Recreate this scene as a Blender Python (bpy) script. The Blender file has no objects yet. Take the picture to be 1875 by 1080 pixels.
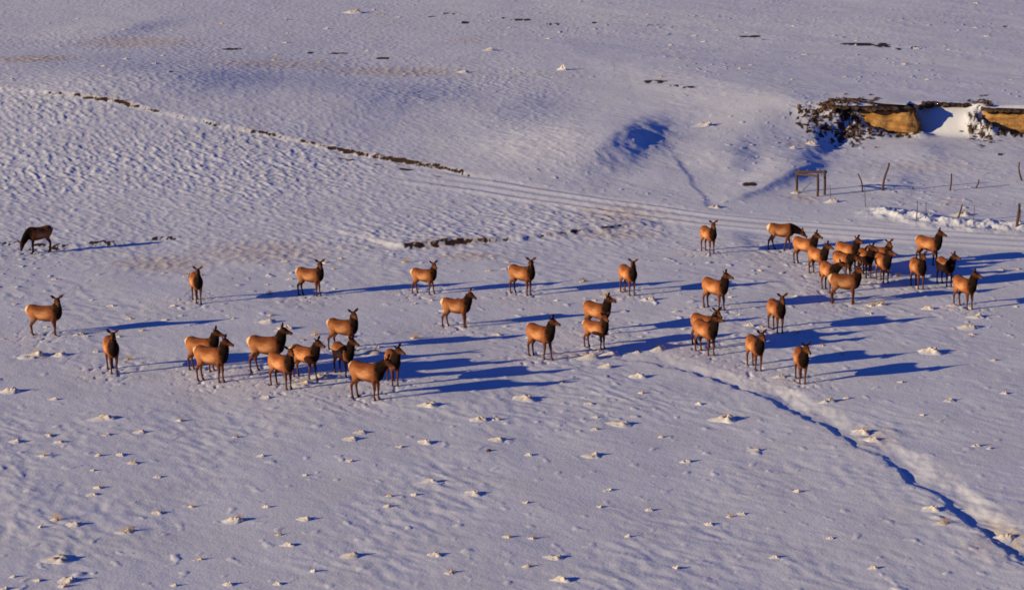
import bpy, bmesh, math, random
import numpy as np
from mathutils import Vector, kdtree

R = math.radians
S = bpy.context.scene
C = S.collection
PI = math.pi

# ------------------------------------------------------------------ camera
CAM_H = 24.0          # eye height above the valley floor, metres
FPX = 3700.0          # focal length in pixels of a 1875 px wide frame
HORIZON = -347.0
PITCH = math.atan((540 - HORIZON) / FPX)
cam_data = bpy.data.cameras.new('camera')
cam_data.sensor_width = 36.0
cam_data.lens = 36.0 * FPX / 1875.0
cam_data.clip_start = 1.0
cam_data.clip_end = 12000.0
cam = bpy.data.objects.new('camera', cam_data)
cam.location = (0, 0, CAM_H)
cam.rotation_euler = (PI / 2 - PITCH, 0, 0)
C.objects.link(cam)
S.camera = cam

# ------------------------------------------------------------------ sky and sun
SUN_AZ = R(23.0)      # shadows run right and this far away from the viewer
SUN_EL = R(13.0)
sun_dir = Vector((-math.cos(SUN_AZ) * math.cos(SUN_EL), -math.sin(SUN_AZ) * math.cos(SUN_EL), math.sin(SUN_EL)))
W = bpy.data.worlds.new('World')
S.world = W
W.use_nodes = True
wn = W.node_tree
bg = wn.nodes['Background']
sky = wn.nodes.new('ShaderNodeTexSky')
sky.sky_type = 'NISHITA'
sky.sun_disc = False
sky.sun_elevation = SUN_EL
sky.sun_rotation = math.atan2(sun_dir.x, sun_dir.y)
sky.air_density = 1.0
sky.dust_density = 0.2
sky.ozone_density = 7.0
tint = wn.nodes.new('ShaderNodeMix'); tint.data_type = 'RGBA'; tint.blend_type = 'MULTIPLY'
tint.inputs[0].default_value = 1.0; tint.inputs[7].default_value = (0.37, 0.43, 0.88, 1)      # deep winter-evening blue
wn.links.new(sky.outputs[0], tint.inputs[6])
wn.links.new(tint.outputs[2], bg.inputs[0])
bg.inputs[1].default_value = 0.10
sl = bpy.data.lights.new('sun', 'SUN')
sl.energy = 4.85
sl.angle = R(0.5)
sl.color = (1.0, 0.82, 0.49)
so = bpy.data.objects.new('sun', sl)
so.rotation_euler = sun_dir.to_track_quat('Z', 'Y').to_euler()
so.location = (-60, -30, 60)
C.objects.link(so)
S.view_settings.view_transform = 'Standard'
S.view_settings.look = 'None'
S.view_settings.exposure = 0.3
S.view_settings.gamma = 1.0
S.render.engine = 'CYCLES'
S.cycles.filter_width = 1.7        # a slightly soft long lens


# ------------------------------------------------------------------ helpers
def tag(o, label=None, cat=None, group=None, kind=None):
    if label: o['label'] = label
    if cat: o['category'] = cat
    if group: o['group'] = group
    if kind: o['kind'] = kind
    return o


def link(o, parent=None):
    C.objects.link(o)
    if parent: o.parent = parent
    return o


def empty(name, loc, rz=0.0):
    o = bpy.data.objects.new(name, None)
    o.empty_display_size = 0.3
    o.location = loc
    o.rotation_euler = (0, 0, rz)
    return link(o)


def mesh_from(name, verts, faces, mat, smooth=True):
    me = bpy.data.meshes.new(name)
    me.from_pydata([tuple(v) for v in verts], [], faces)
    me.update()
    if smooth:
        me.polygons.foreach_set('use_smooth', np.ones(len(me.polygons), dtype=bool))
    me.materials.append(mat)
    return me


def _hash(ix, iy, seed):
    h = (ix.astype(np.int64) * 374761393 + iy.astype(np.int64) * 668265263 + seed * 1442695041) & 0xFFFFFFFF
    h = ((h ^ (h >> 13)) * 1274126177) & 0xFFFFFFFF
    h = h ^ (h >> 16)
    return h


def gnoise(x, y, seed=0):
    """2-D gradient noise, about -0.7..0.7"""
    x = np.asarray(x, dtype=np.float64); y = np.asarray(y, dtype=np.float64)
    xi = np.floor(x); yi = np.floor(y)
    xf = x - xi; yf = y - yi
    u = xf * xf * xf * (xf * (xf * 6 - 15) + 10)
    v = yf * yf * yf * (yf * (yf * 6 - 15) + 10)

    def g(ox, oy):
        a = _hash(xi + ox, yi + oy, seed) * (2 * PI / 4294967296.0)
        return np.cos(a) * (xf - ox) + np.sin(a) * (yf - oy)
    n0 = g(0, 0) * (1 - u) + g(1, 0) * u
    n1 = g(0, 1) * (1 - u) + g(1, 1) * u
    return n0 * (1 - v) + n1 * v


def sstep(a, b, x):
    t = np.clip((x - a) / (b - a), 0, 1)
    return t * t * (3 - 2 * t)


# ------------------------------------------------------------------ broad lie of the land
def h_broad(X, Y):
    X = np.asarray(X, float); Y = np.asarray(Y, float)
    z = 2.2 * np.exp(-((X + 42) / 30) ** 2 - ((Y - 158) / 24) ** 2)          # swell under the old field
    z = z + 0.25 * gnoise(X / 26, Y / 34, 5) * sstep(108, 130, Y)
    # plateau behind the cut bank at the right
    z = z + 2.0 * sstep(0, 1, (Y - bank_line(X)) / bank_width(X))
    z = z + 0.012 * np.maximum(Y - 200, 0)
    return z


def bank_line(X):      # depth where the ground starts to climb to the cut bank's rim
    return np.interp(X, [-30, 10, 18.5, 22.4, 25.4, 30.4, 31.0, 32.5, 34.8, 36.0, 46], [112, 120, 134, 142, 152.4, 153.6, 153.0, 151.5, 150.0, 153.4, 153.4])


def bank_width(X):
    return np.interp(X, [-30, 10, 18.5, 22.4, 25.4, 30.4, 31.0, 32.5, 34.8, 36.0, 46], [90, 64, 32, 16, 2.6, 1.2, 3.6, 5.4, 6.6, 1.2, 1.2])


cp, sp_ = math.cos(PITCH), math.sin(PITCH)


def ray(px, py):
    a = (px - 937.5) / FPX
    b = (540 - py) / FPX
    return np.array([a, cp + b * sp_, -sp_ + b * cp])


def at(px, py, hf=None):
    """the ground point seen at that place in a 1875 x 1080 frame"""
    hf = hf or h_broad
    d = ray(px, py)
    t = CAM_H / -d[2]
    for i in range(14):
        z = float(hf(np.array([d[0] * t]), np.array([d[1] * t]))[0])
        t = 0.5 * t + 0.5 * (CAM_H - z) / -d[2]
    return np.array([d[0] * t, d[1] * t])


def poly(pts):
    return np.array([at(x, y) for x, y in pts])


def polydist(X, Y, P):
    """signed distance to a polyline (positive to its right) and the running parameter 0..n-1"""
    best = np.full(X.shape, 1e9); sd = np.full(X.shape, 1e9); par = np.zeros(X.shape)
    for i in range(len(P) - 1):
        a, b = P[i], P[i + 1]
        dx, dy = b - a
        L2 = dx * dx + dy * dy
        t = np.clip(((X - a[0]) * dx + (Y - a[1]) * dy) / L2, 0, 1)
        ex = X - (a[0] + t * dx); ey = Y - (a[1] + t * dy)
        d = np.hypot(ex, ey)
        side = np.sign(dx * (Y - a[1]) - dy * (X - a[0]))
        m = d < best
        best = np.where(m, d, best); sd = np.where(m, -side * d, sd); par = np.where(m, i + t, par)
    return sd, par


DITCH = poly([(1000, 640), (1085, 650), (1170, 655), (1240, 670), (1330, 696), (1420, 730), (1500, 766), (1560, 800), (1600, 824), (1660, 864), (1720, 908), (1790, 957), (1840, 992), (1930, 1060), (2050, 1150)])
DITCH_DEPTH = [0.0, 0.03, 0.05, 0.09, 0.12, 0.13, 0.13, 0.11, 0.08, 0.12, 0.135, 0.135, 0.135, 0.135, 0.135]
GULLY = poly([(1215, 255), (1226, 285), (1245, 312), (1264, 340), (1284, 368), (1300, 388)])
GULLY2 = poly([(1300, 380), (1345, 364), (1400, 345), (1450, 322), (1510, 296)])
FIELDBANK = poly([(-120, 145), (0, 168), (80, 177), (150, 187), (215, 197), (300, 216), (400, 236), (480, 250), (560, 266), (640, 283), (720, 298), (800, 312), (900, 338), (1000, 352)])
BANK_SOIL = [0.3, .28, .36, .66, .74, .30, .40, .54, .54, .64, .78, .62, .05, 0]
SEEP = poly([(735, 460), (770, 454), (840, 448), (905, 445), (960, 441), (1015, 435), (1090, 425), (1160, 418), (1235, 412)])
SEEP_SOIL = [.2, .70, .72, .5, .15, .45, .40, .48, .3]
TRACK = poly([(640, 305), (780, 327), (940, 352), (1060, 370), (1180, 388), (1290, 403), (1400, 413), (1500, 420), (1620, 430), (1760, 438), (1900, 446), (2100, 460)])
BERM = poly([(1575, 380), (1620, 389), (1680, 399), (1740, 409), (1800, 414), (1850, 414), (1960, 415), (2080, 418)])
STRIP = poly([(-80, 452), (30, 452), (120, 450), (200, 444), (330, 434)])
SWELLS = [  # low swells with a steep right flank: crest in the frame, height, left length, right length, depth length, skew
    (1118, 268, 1.0, 8.0, 2.7, 8.5, .30), (1338, 292, 0.26, 3.0, 1.3, 5.5, .15), (1458, 297, 0.34, 3.5, 1.5, 5.0, .30), (1440, 330, 0.25, 3.0, 1.2, 3.5, .5),
    (1395, 212, 0.30, 5.0, 2.6, 7.0, .35), (300, 158, 0.5, 9.0, 5.0, 9.0, .2), (640, 188, 0.65, 12.0, 6.0, 9.0, .25), (900, 205, 0.35, 8.0, 4.0, 8.0, .25), (1640, 335, .16, 2.5, 1.2, 3.0, .2), (1690, 275, .16, 2.5, 1.4, 4.0, .1), (225, 55, .3, 7, 3.0, 10, .2), (1340, 440, .12, 2.0, .9, 2.6, .1),
]
SWELL_W = [(*at(px, py), *r) for (px, py, *r) in SWELLS]
PATCHES = [  # bare earth between the snow: centre, half width, half height in the frame, strength
    (425, 90, 20, 2, .9), (620, 98, 19, 1.6, .9), (567, 97, 7, 1.4, .7), (702, 107, 14, 2, .9), (790, 31, 8, 1.6, .8), (822, 26, 13, 2, .75),
    (852, 42, 8, 2.4, .9), (953, 37, 19, 2, .9), (920, 34, 5, 1.3, .7), (1012, 44, 14, 2.4, .6), (1060, 52, 5, 1.4, .8), (1088, 42, 5, 2.5, .65),
    (1375, 67, 22, 2, 1.), (1362, 60, 3, 1, .8), (1397, 74, 5, 1.2, .7), (1585, 82, 46, 3.2, .85), (1615, 85, 16, 3, 1.), (1547, 68, 5, 1.3, .8), (1645, 91, 8, 2, .8), (1676, 88, 16, 2.6, .6), (1200, 150, 28, 4, .72),
    (1262, 161, 14, 2.4, .85), (1235, 158, 14, 2, .5), (1195, 47, 14, 2.5, .6), (1225, 63, 4, 1.2, .8), (1800, 176, 10, 1.6, .9), (1833, 285, 7, 1.6, 1.),
    (310, 142, 9, 2, .7), (327, 145, 8, 1.5, .6), (365, 154, 4, 1, .7), (497, 79, 3, 1.5, .8), (372, 40, 3, 1.2, .7), (528, 37, 4, 1.5, .8), (1455, 198, 6, 1.6, .5), (1730, 191, 12, 1.6, .8), (1766, 190, 14, 2, .8), (1530, 186, 14, 2.2, .9),
    (192, 446, 40, 6, .52), (300, 436, 26, 4, .62), (90, 452, 50, 8, .5), (15, 447, 24, 5, .5), (1372, 344, 14, 3.5, .9), (1840, 49, 4, 1.2, .9), (895, 825, 3.5, 1.5, 0.8),
]
PATCH_W = []
for (px, py, hw, hh, st) in PATCHES:
    c = at(px, py)
    e = at(px + hw, py); f = at(px, py - hh)
    PATCH_W.append((c[0], c[1], max(abs(e[0] - c[0]), .02), max(abs(f[1] - c[1]) * .8, .05), st - .08))
PATCH_W0 = [(23.9, 151.5, 3.0, 5.0, .40), (35.5, 151.6, 1.1, 2.6, .38), (28.0, 151.6, 3.0, .9, .5), (39, 151.4, 3.5, .8, .45)]
GRASSY = [(937, 40, 1300, 50, .22),  # snow thin enough for dry grass to show: centre, half extents, strength
    (250, 78, 160, 14, .5), (60, 108, 90, 8, .7), (500, 118, 200, 12, .45), (730, 132, 190, 14, .5), (860, 75, 60, 10, .4), (300, 482, 130, 22, .55), (480, 462, 200, 30, .5), (1130, 395, 130, 28, .5),
    (620, 455, 160, 24, .35), (860, 470, 90, 10, .6), (1130, 430, 120, 12, .55), (90, 655, 80, 14, .4), (1480, 268, 60, 10, .5), (1690, 305, 160, 18, .4), (1470, 362, 40, 10, .55),
    (1420, 700, 90, 22, .3), (1600, 800, 60, 34, .45), (1840, 980, 60, 50, .55), (1800, 1000, 90, 40, .4), (1000, 135, 160, 12, .3), (1740, 370, 40, 14, .4), (1400, 470, 60, 22, .4), (1040, 650, 120, 10, .45),
]
PATCH_W += PATCH_W0
GRASS_W = []
for (px, py, hw, hh, st) in GRASSY:
    c = at(px, py); e = at(px + hw, py); f = at(px, py - hh)
    GRASS_W.append((c[0], c[1], abs(e[0] - c[0]), abs(f[1] - c[1]), st * (1.25 if py < 150 else 1.1)))


# where the herd has been standing and walking the snow is broken up
HOOVES = [at(x, y) for x, y in [(70, 462), (84, 615), (206, 680), (361, 552), (569, 541), (777, 538), (956, 539), (1150, 538), (1297, 462), (1430, 457), (1473, 484), (1497, 503), (1551, 494), (1543, 510), (1517, 533), (1546, 556), (1584, 506), (1607, 498), (1616, 515), (1680, 527), (1699, 483), (1730, 522), (1765, 563), (1309, 566), (1421, 606), (1382, 675), (1466, 698), (1292, 647), (1290, 633), (1091, 637), (1093, 610), (990, 655), (836, 599), (629, 640), (630, 687), (673, 730), (720, 702), (560, 692), (517, 709), (490, 680), (389, 698), (372, 678)]]


def rot(X, Y, a):
    c, s = math.cos(a), math.sin(a)
    return X * c + Y * s, -X * s + Y * c


def terrain(X, Y, full=False):
    X = np.asarray(X, float); Y = np.asarray(Y, float)
    shp = X.shape
    X = X.ravel(); Y = Y.ravel()
    z = h_broad(X, Y)
    soil = np.zeros_like(X); grass = np.zeros_like(X)
    # ---- field roughness masks
    fb, fpar = polydist(X, Y, FIELDBANK)
    near_side = sstep(-1.5, 2.5, fb)                       # positive on the viewer's side of the bank
    rough_x = 1 - sstep(4, 13, X + 0.10 * (Y - 125))
    field = rough_x * sstep(104, 118, Y) * near_side * (1 - sstep(168, 185, Y))
    beyond = rough_x * (1 - near_side) * sstep(125, 140, Y) * (1 - 0.5 * sstep(180, 215, Y))
    mid = 1 - np.clip(field + beyond, 0, 1)
    # wind-packed ripples, running down to the right
    wob = 1.1 * gnoise(X / 1.9 + 7, Y / 2.6, 3) + .8 * gnoise(X / 6, Y / 7, 4)
    a, b = rot(X, Y, R(-41))
    a3, b3 = rot(X, Y, R(-52))
    a4, b4 = rot(X, Y, R(17))
    patchy = sstep(-.30, .42, gnoise(a4 / 6, b4 / 9, 17)) ** 1.4
    rip = gnoise(a / 1.15 + .6 * wob, b / 0.60 + wob, 11) + 0.7 * gnoise(a3 / 0.62, b3 / 0.36 + wob, 12) + .3 * gnoise(a4 / .42, b4 / .36, 14)
    big = gnoise(a3 / 6.5, b3 / 4.2, 13) + .5 * gnoise(a4 / 2.4, b4 / 2.1, 15)
    nearf = 1 - sstep(84, 104, Y)
    z = z + mid * (0.014 + 0.010 * nearf) * rip * (0.25 + 1.0 * patchy) + mid * 0.05 * big + mid * .10 * gnoise(X / 14, Y / 17, 8)
    lum = gnoise(a4 / 0.62, b4 / 0.8, 19) + .35 * gnoise(a / .3, b / .4, 20)
    crust = sstep(-.1, .4, gnoise(a3 / 11, b3 / 8, 16))
    z = z + mid * np.maximum(lum - 0.36, 0) * (0.07 + .22 * crust * (1 - .75 * nearf))
    z = z + mid * (1 - nearf) * 0.020 * gnoise(a3 / 1.0, b3 / 0.6, 18) * (0.4 + patchy)
    # tussocky old field
    a2, b2 = rot(X, Y, R(-58))
    wob2 = 0.6 * gnoise(X / 2.2, Y / 2.6, 23)
    t1 = gnoise(a2 / 1.15, b2 / 0.50 + 1.6 * wob2, 21) + 0.75 * gnoise(a2 / 0.55, b2 / 0.30 + wob2, 22) + .25 * gnoise(X / .3, Y / .5, 24)
    t1 = np.maximum(t1, -.25) - 0.1
    fade = 0.55 + 0.6 * sstep(-.3, .4, gnoise(X / 12, Y / 16, 29))
    z = z + (0.068 * field + 0.042 * beyond) * t1 * fade
    z = z + (field + beyond) * 0.05 * gnoise(X / 5, Y / 7, 31)
    # ---- the bank along the old field: far side a little higher, soil showing on the face
    strength = np.interp(fpar, range(len(BANK_SOIL)), BANK_SOIL)
    wv = 0.22 * gnoise(X / 1.1, Y / 1.3, 41)
    d = -fb + wv
    hb = 0.07 + 0.16 * strength
    z = z + hb * sstep(-0.05, 0.75, d) * np.exp(-np.maximum(d, 0) / 6.0) * (fpar > 0.001) * (1 - sstep(11.2, 13, fpar))
    face = np.exp(-((d - 0.38 - .25 * gnoise(X / .5, Y / 2, 47)) / (0.30 + .16 * sstep(8, 9.5, fpar))) ** 2)
    grass = np.maximum(grass, .75 * np.exp(-((d - .5) / .7) ** 2) * strength)
    gaps = gnoise(fpar * 4.0 + 3, d * 0.9, 43) * 0.6 + gnoise(X / 0.4, Y / 0.7, 44) * 0.6 + .5 * gnoise(X / .18, Y / .45, 46)
    soil = np.maximum(soil, face * np.clip(strength + gaps * 0.95, 0, 1.2) * (fpar < 12.6))
    low = np.exp(-((d + 1.3) / 0.35) ** 2) * np.clip(strength - .25 + 0.9 * gnoise(fpar * 4, d, 45), 0, 1) * (fpar > 9)
    soil = np.maximum(soil, low)
    # ---- seep: low earth step in the middle
    sd, par = polydist(X, Y, SEEP)
    st = np.interp(par, range(len(SEEP_SOIL)), SEEP_SOIL)
    d = -sd + 0.35 * gnoise(X / 1.0, Y / 1.4, 51)
    endf = sstep(0.01, .5, par) * (1 - sstep(7.4, 8, par))
    z = z + endf * 0.22 * sstep(-0.1, 0.9, d) * np.exp(-np.maximum(d, 0) / 4.0)
    wd = np.interp(par, range(9), [.2, .6, .75, .5, .2, .28, .28, .3, .2]) * (1 + .7 * gnoise(X / .6, Y / 3, 54))
    grass = np.maximum(grass, .9 * endf * np.exp(-((d - .5) / 1.6) ** 2) * st)
    soil = np.maximum(soil, endf * np.exp(-((d - 0.4) / wd) ** 2) * np.clip(st + 0.5 * gnoise(par * 3, d * .8, 52) + .8 * gnoise(X / .5, Y / .9, 53) + .7 * gnoise(X / .2, Y / .5, 55), 0, 1.2))
    # ---- ditch at the lower right: steep shaded left wall, long sunny right bank
    sd, par = polydist(X, Y, DITCH)
    dep = np.interp(par, range(len(DITCH_DEPTH)), DITCH_DEPTH)
    right = sd * -1.0                                            # sd>0 is the right-hand side walking down the line = viewer side
    q = -right + 0.30 * gnoise(X / 0.7, Y / 1.0, 61) + 0.4 * gnoise(X / 2.6, Y / 3.2, 62) + .16 * gnoise(X / .3, Y / .45, 64)
    dep = dep * (0.85 + .9 * gnoise(X / 1.6, Y / 2.2, 65))
    # q > 0: the viewer's (left) side ; q < 0: the far (right) side
    left_wall = sstep(0.0, 0.42, q)
    right_bank = sstep(0.1, 1.6, -q)
    prof = np.where(q > 0, left_wall, right_bank)
    cut = dep * (1 - prof)
    lip = 0.10 * dep * np.exp(-((q - 0.75) / 0.4) ** 2) + 0.12 * dep * np.exp(-((q + 1.8) / 0.9) ** 2)
    z = z - cut + lip + (0.03 + .025 * (q < 0)) * (gnoise(X / 1.1, Y / 1.3, 63) + .55 * gnoise(X / .4, Y / .7, 66)) * np.minimum(dep * 4, 1) * (1 - sstep(1.2, 2.2, np.abs(q)))
    grass = np.maximum(grass, 0.50 * np.exp(-((q + 0.9) / 0.8) ** 2) * np.minimum(dep * 3, 1))
    # ---- small gullies
    SIDE = 1.0
    for (P, dp, wl, wr, sd0) in ((GULLY, 0.06, 3.5, .30, 71), (GULLY2, 0.15, 2.6, .55, 72)):
        sd, par = polydist(X, Y, P)
        n = len(P) - 1
        ends = sstep(0, 1.4, par) * (1 - sstep(n - .6, n, par))
        q = -sd * SIDE * (1 if sd0 == 71 else -1) + 0.3 * gnoise(X / 1.4, Y / 1.8, sd0)
        w = np.where(q > 0, wr, wl)
        z = z + dp * ends * np.where(q > 0, np.exp(-(q / wr) ** 2), np.exp(-(q / wl) ** 2))
    # ---- swells: steep side turned from the sun
    for i, (cx, cy, hh, ll, lr, ly, sk) in enumerate(SWELL_W):
        d = X - cx - sk * (Y - cy) + 0.45 * gnoise(X / 1.8, Y / 2.6, 81 + i) + .2 * gnoise(X / .7, Y / .9, 82 + i)
        z = z + hh * np.exp(-(d / np.where(d < 0, ll, lr)) ** 2 - ((Y - cy) / ly) ** 2)
    # ---- slumped earth against the foot of the cut bank
    for (cx, cy, rx, ry, hh, ss) in ((25.6, 152.7, 1.6, 1.9, .85, .5), (27.6, 152.0, 1.3, 1.1, .4, .42), (30.9, 151.9, .9, .9, .35, .4), (35.9, 152.6, .9, 1.6, .95, .5), (37.2, 151.8, 1.4, 1.0, .4, .42)):
        e = np.exp(-((X - cx) / rx) ** 2 - ((Y - cy) / ry) ** 2)
        z = z + hh * e * (1 + .35 * gnoise(X / .5, Y / .6, 121))
        soil = np.maximum(soil, e ** .6 * np.clip(ss + 1.0 * gnoise(X / .4, Y / .8, 122) + .8 * gnoise(X / .18, Y / .4, 123), 0, 1.2))
    # ---- track: two packed ruts with low ridges
    sd, par = polydist(X, Y, TRACK)
    w = sstep(0.2, 2.2, par)
    trk = np.exp(-(sd / 2.6) ** 4) * w
    flat = 1 - 0.75 * trk
    z = h_broad(X, Y) * (1 - flat) + z * flat
    sdw = sd + 0.2 * gnoise(X / 4, Y / 4, 91)
    for off in (-1.45, 1.45):
        z = z - 0.06 * w * np.exp(-((sdw - off + .45) / 0.38) ** 2) + 0.10 * w * np.exp(-((sdw - off) / 0.5) ** 2)
    z = z + 0.05 * w * np.exp(-(sdw / 0.4) ** 2)
    # ---- hoof-broken snow under the herd
    tr = np.zeros_like(X)
    for hx, hy in HOOVES:
        m = (np.abs(X - hx - .3) < 4) & (np.abs(Y - hy) < 5)
        if m.any():
            tr[m] = np.maximum(tr[m], np.exp(-((X[m] - hx) / 1.3) ** 2 - ((Y[m] - hy) / 1.8) ** 2))
    z = z - tr * 0.11 * np.maximum(gnoise(X / .34, Y / .5, 111) + .3 * gnoise(X / .15, Y / .3, 112) - .08, 0)
    # ---- ploughed-up berm beside the fence
    sd, par = polydist(X, Y, BERM)
    w2 = sstep(0, 1.2, par)
    crest = 0.26 + 0.30 * gnoise(X / 0.8, Y / 1.1, 95) + 0.2 * gnoise(X / 2.2, Y / 2.2, 96)
    d = sd + 0.35 * gnoise(X / 1.2, Y / 1.2, 97)
    bl = np.where(d < 0, np.exp(-(d / 1.0) ** 2), np.exp(-(d / 1.5) ** 2))
    z = z + w2 * bl * crest + w2 * bl * (0.10 * gnoise(X / .42, Y / .5, 98) + .07 * gnoise(X / .2, Y / .3, 99))
    # ---- bare earth spots and grassy places
    for i, (cx, cy, ax, ay, stp) in enumerate(PATCH_W):
        m = (np.abs(X - cx) < ax * 2.2) & (np.abs(Y - cy) < ay * 2.2)
        if m.any():
            e = np.exp(-((X[m] - cx) / ax) ** 4 - ((Y[m] - cy) / ay) ** 4)
            nz = gnoise(X[m] / (0.45 + ax * .25), Y[m] / (0.9 + ay * .25), 101) + .6 * gnoise(X[m] / .35, Y[m] / .8, 102)
            if stp < .62: nz = 1.1 * gnoise(X[m] / .42, Y[m] / .9, 104) + .9 * gnoise(X[m] / .19, Y[m] / .55, 105)
            soil[m] = np.maximum(soil[m], e * np.clip(stp + 1.0 * nz, 0, 1.2))
            z[m] += 0.12 * e * sstep(-ay, ay, Y[m] - cy) - 0.05 * e
    for (cx, cy, ax, ay, stp) in GRASS_W:
        e = np.exp(-((X - cx) / ax) ** 2 - ((Y - cy) / ay) ** 2)
        grass = np.maximum(grass, e * stp)
    z = z + grass * 0.10 * np.maximum(gnoise(X / .5, Y / .8, 103), -.1)
    if full:
        trk2 = trk
        return z.reshape(shp), soil.reshape(shp), grass.reshape(shp), trk2.reshape(shp)
    return z.reshape(shp)


def ground(px, py):
    """point on the finished ground seen at that place in a 1875 x 1080 frame"""
    d = ray(px, py)
    t = at(px, py)[1] / d[1]
    for i in range(4):
        z = float(terrain(np.array([d[0] * t]), np.array([d[1] * t]))[0])
        t = 0.25 * t + 0.75 * (CAM_H - z) / -d[2]
    return Vector((d[0] * t, d[1] * t, float(terrain(np.array([d[0] * t]), np.array([d[1] * t]))[0])))


# ------------------------------------------------------------------ materials
def new_mat(name):
    m = bpy.data.materials.new(name)
    m.use_nodes = True
    nt = m.node_tree
    b = nt.nodes['Principled BSDF']
    return m, nt, b


def N(nt, typ, **kw):
    n = nt.nodes.new(typ)
    for k, v in kw.items():
        setattr(n, k, v)
    return n


def noise(nt, scale, detail=4.0, rough=0.55, vec=None):
    n = N(nt, 'ShaderNodeTexNoise')
    n.inputs['Scale'].default_value = scale
    n.inputs['Detail'].default_value = detail
    n.inputs['Roughness'].default_value = rough
    if vec is not None: nt.links.new(vec, n.inputs['Vector'])
    return n


def mix(nt, fac, a, b):
    n = N(nt, 'ShaderNodeMix', data_type='RGBA')
    if isinstance(fac, float): n.inputs[0].default_value = fac
    else: nt.links.new(fac, n.inputs[0])
    for k, v in ((6, a), (7, b)):
        if isinstance(v, tuple): n.inputs[k].default_value = (*v, 1)
        else: nt.links.new(v, n.inputs[k])
    return n.outputs[2]


def math_n(nt, op, a, b=0.0):
    n = N(nt, 'ShaderNodeMath', operation=op)
    for k, v in ((0, a), (1, b)):
        if isinstance(v, (int, float)): n.inputs[k].default_value = v
        else: nt.links.new(v, n.inputs[k])
    return n.outputs[0]


def ramp(nt, fac, lo, hi):
    n = N(nt, 'ShaderNodeMapRange', interpolation_type='SMOOTHSTEP')
    nt.links.new(fac, n.inputs[0])
    n.inputs[1].default_value = lo; n.inputs[2].default_value = hi
    return n.outputs[0]


def bump(nt, b, height, strength, dist):
    n = N(nt, 'ShaderNodeBump')
    n.inputs['Strength'].default_value = strength
    n.inputs['Distance'].default_value = dist
    nt.links.new(height, n.inputs['Height'])
    nt.links.new(n.outputs[0], b.inputs['Normal'])


SNOW = (0.70, 0.70, 0.73)


def snow_material():
    m, nt, b = new_mat('snow')
    geo = N(nt, 'ShaderNodeNewGeometry')
    pos = geo.outputs['Position']
    soil = N(nt, 'ShaderNodeAttribute', attribute_name='soil')
    grass = N(nt, 'ShaderNodeAttribute', attribute_name='grass')
    n1 = noise(nt, 3.2, 5, .65, pos)
    n2 = noise(nt, 0.35, 3, .5, pos)
    n3 = noise(nt, 9.0, 3, .6, pos)
    base = mix(nt, ramp(nt, n2.outputs[0], .35, .7), SNOW, (0.66, 0.655, 0.67))
    # dry grass showing through thin snow
    gf = math_n(nt, 'MULTIPLY', grass.outputs['Fac'], 1.0)
    gsel = ramp(nt, math_n(nt, 'ADD', math_n(nt, 'MULTIPLY', gf, 0.75), math_n(nt, 'MULTIPLY', n1.outputs[0], 0.9)), .62, .98)
    gcol = mix(nt, n3.outputs[0], (0.58, 0.44, 0.31), (0.70, 0.60, 0.50))
    base = mix(nt, math_n(nt, 'MULTIPLY', gsel, 0.75), base, gcol)
    # bare soil
    ssel = ramp(nt, math_n(nt, 'ADD', soil.outputs['Fac'], math_n(nt, 'MULTIPLY', math_n(nt, 'SUBTRACT', n3.outputs[0], .5), .5)), .31, .58)
    scol = mix(nt, n1.outputs[0], (0.013, 0.008, 0.005), (0.100, 0.052, 0.027))
    base = mix(nt, ssel, base, scol)
    nt.links.new(base, b.inputs['Base Color'])
    b.inputs['Roughness'].default_value = 0.75
    b.inputs['Specular IOR Level'].default_value = 0.15
    bump(nt, b, math_n(nt, 'ADD', n3.outputs[0], math_n(nt, 'MULTIPLY', n1.outputs[0], 1.2)), 0.55, 0.02)
    return m


def mound_material():
    m, nt, b = new_mat('mound_snow')
    geo = N(nt, 'ShaderNodeNewGeometry')
    tc = N(nt, 'ShaderNodeTexCoord')
    n1 = noise(nt, 5, 4, .65, tc.outputs['Object'])
    n2 = noise(nt, 1.3, 2, .5, geo.outputs['Position'])
    sep = N(nt, 'ShaderNodeSeparateXYZ'); nt.links.new(tc.outputs['Object'], sep.inputs[0])
    f = math_n(nt, 'ADD', math_n(nt, 'ADD', n1.outputs[0], math_n(nt, 'MULTIPLY', n2.outputs[0], .7)), math_n(nt, 'MULTIPLY', sep.outputs['Z'], .8))
    c = mix(nt, ramp(nt, sep.outputs['Z'], .03, .17), SNOW, (0.67, 0.60, 0.52))
    c = mix(nt, math_n(nt, 'MULTIPLY', ramp(nt, f, 1.0, 1.4), .8), c, (0.50, 0.37, 0.24))
    nt.links.new(c, b.inputs['Base Color'])
    b.inputs['Roughness'].default_value = 0.8
    b.inputs['Specular IOR Level'].default_value = 0.1
    bump(nt, b, n1.outputs[0], 0.5, 0.03)
    return m


def plain_noise_mat(name, c1, c2, scale, rough=0.85, bstr=0.5, bdist=0.02, stretch=None, spec=.2):
    m, nt, b = new_mat(name)
    tc = N(nt, 'ShaderNodeTexCoord')
    vec = tc.outputs['Object']
    if stretch:
        mp = N(nt, 'ShaderNodeMapping')
        mp.inputs['Scale'].default_value = stretch
        nt.links.new(vec, mp.inputs[0]); vec = mp.outputs[0]
    n1 = noise(nt, scale, 5, .6, vec)
    nt.links.new(mix(nt, ramp(nt, n1.outputs[0], .3, .7), c1, c2), b.inputs['Base Color'])
    b.inputs['Roughness'].default_value = rough
    b.inputs['Specular IOR Level'].default_value = spec
    bump(nt, b, n1.outputs[0], bstr, bdist)
    return m


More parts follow.
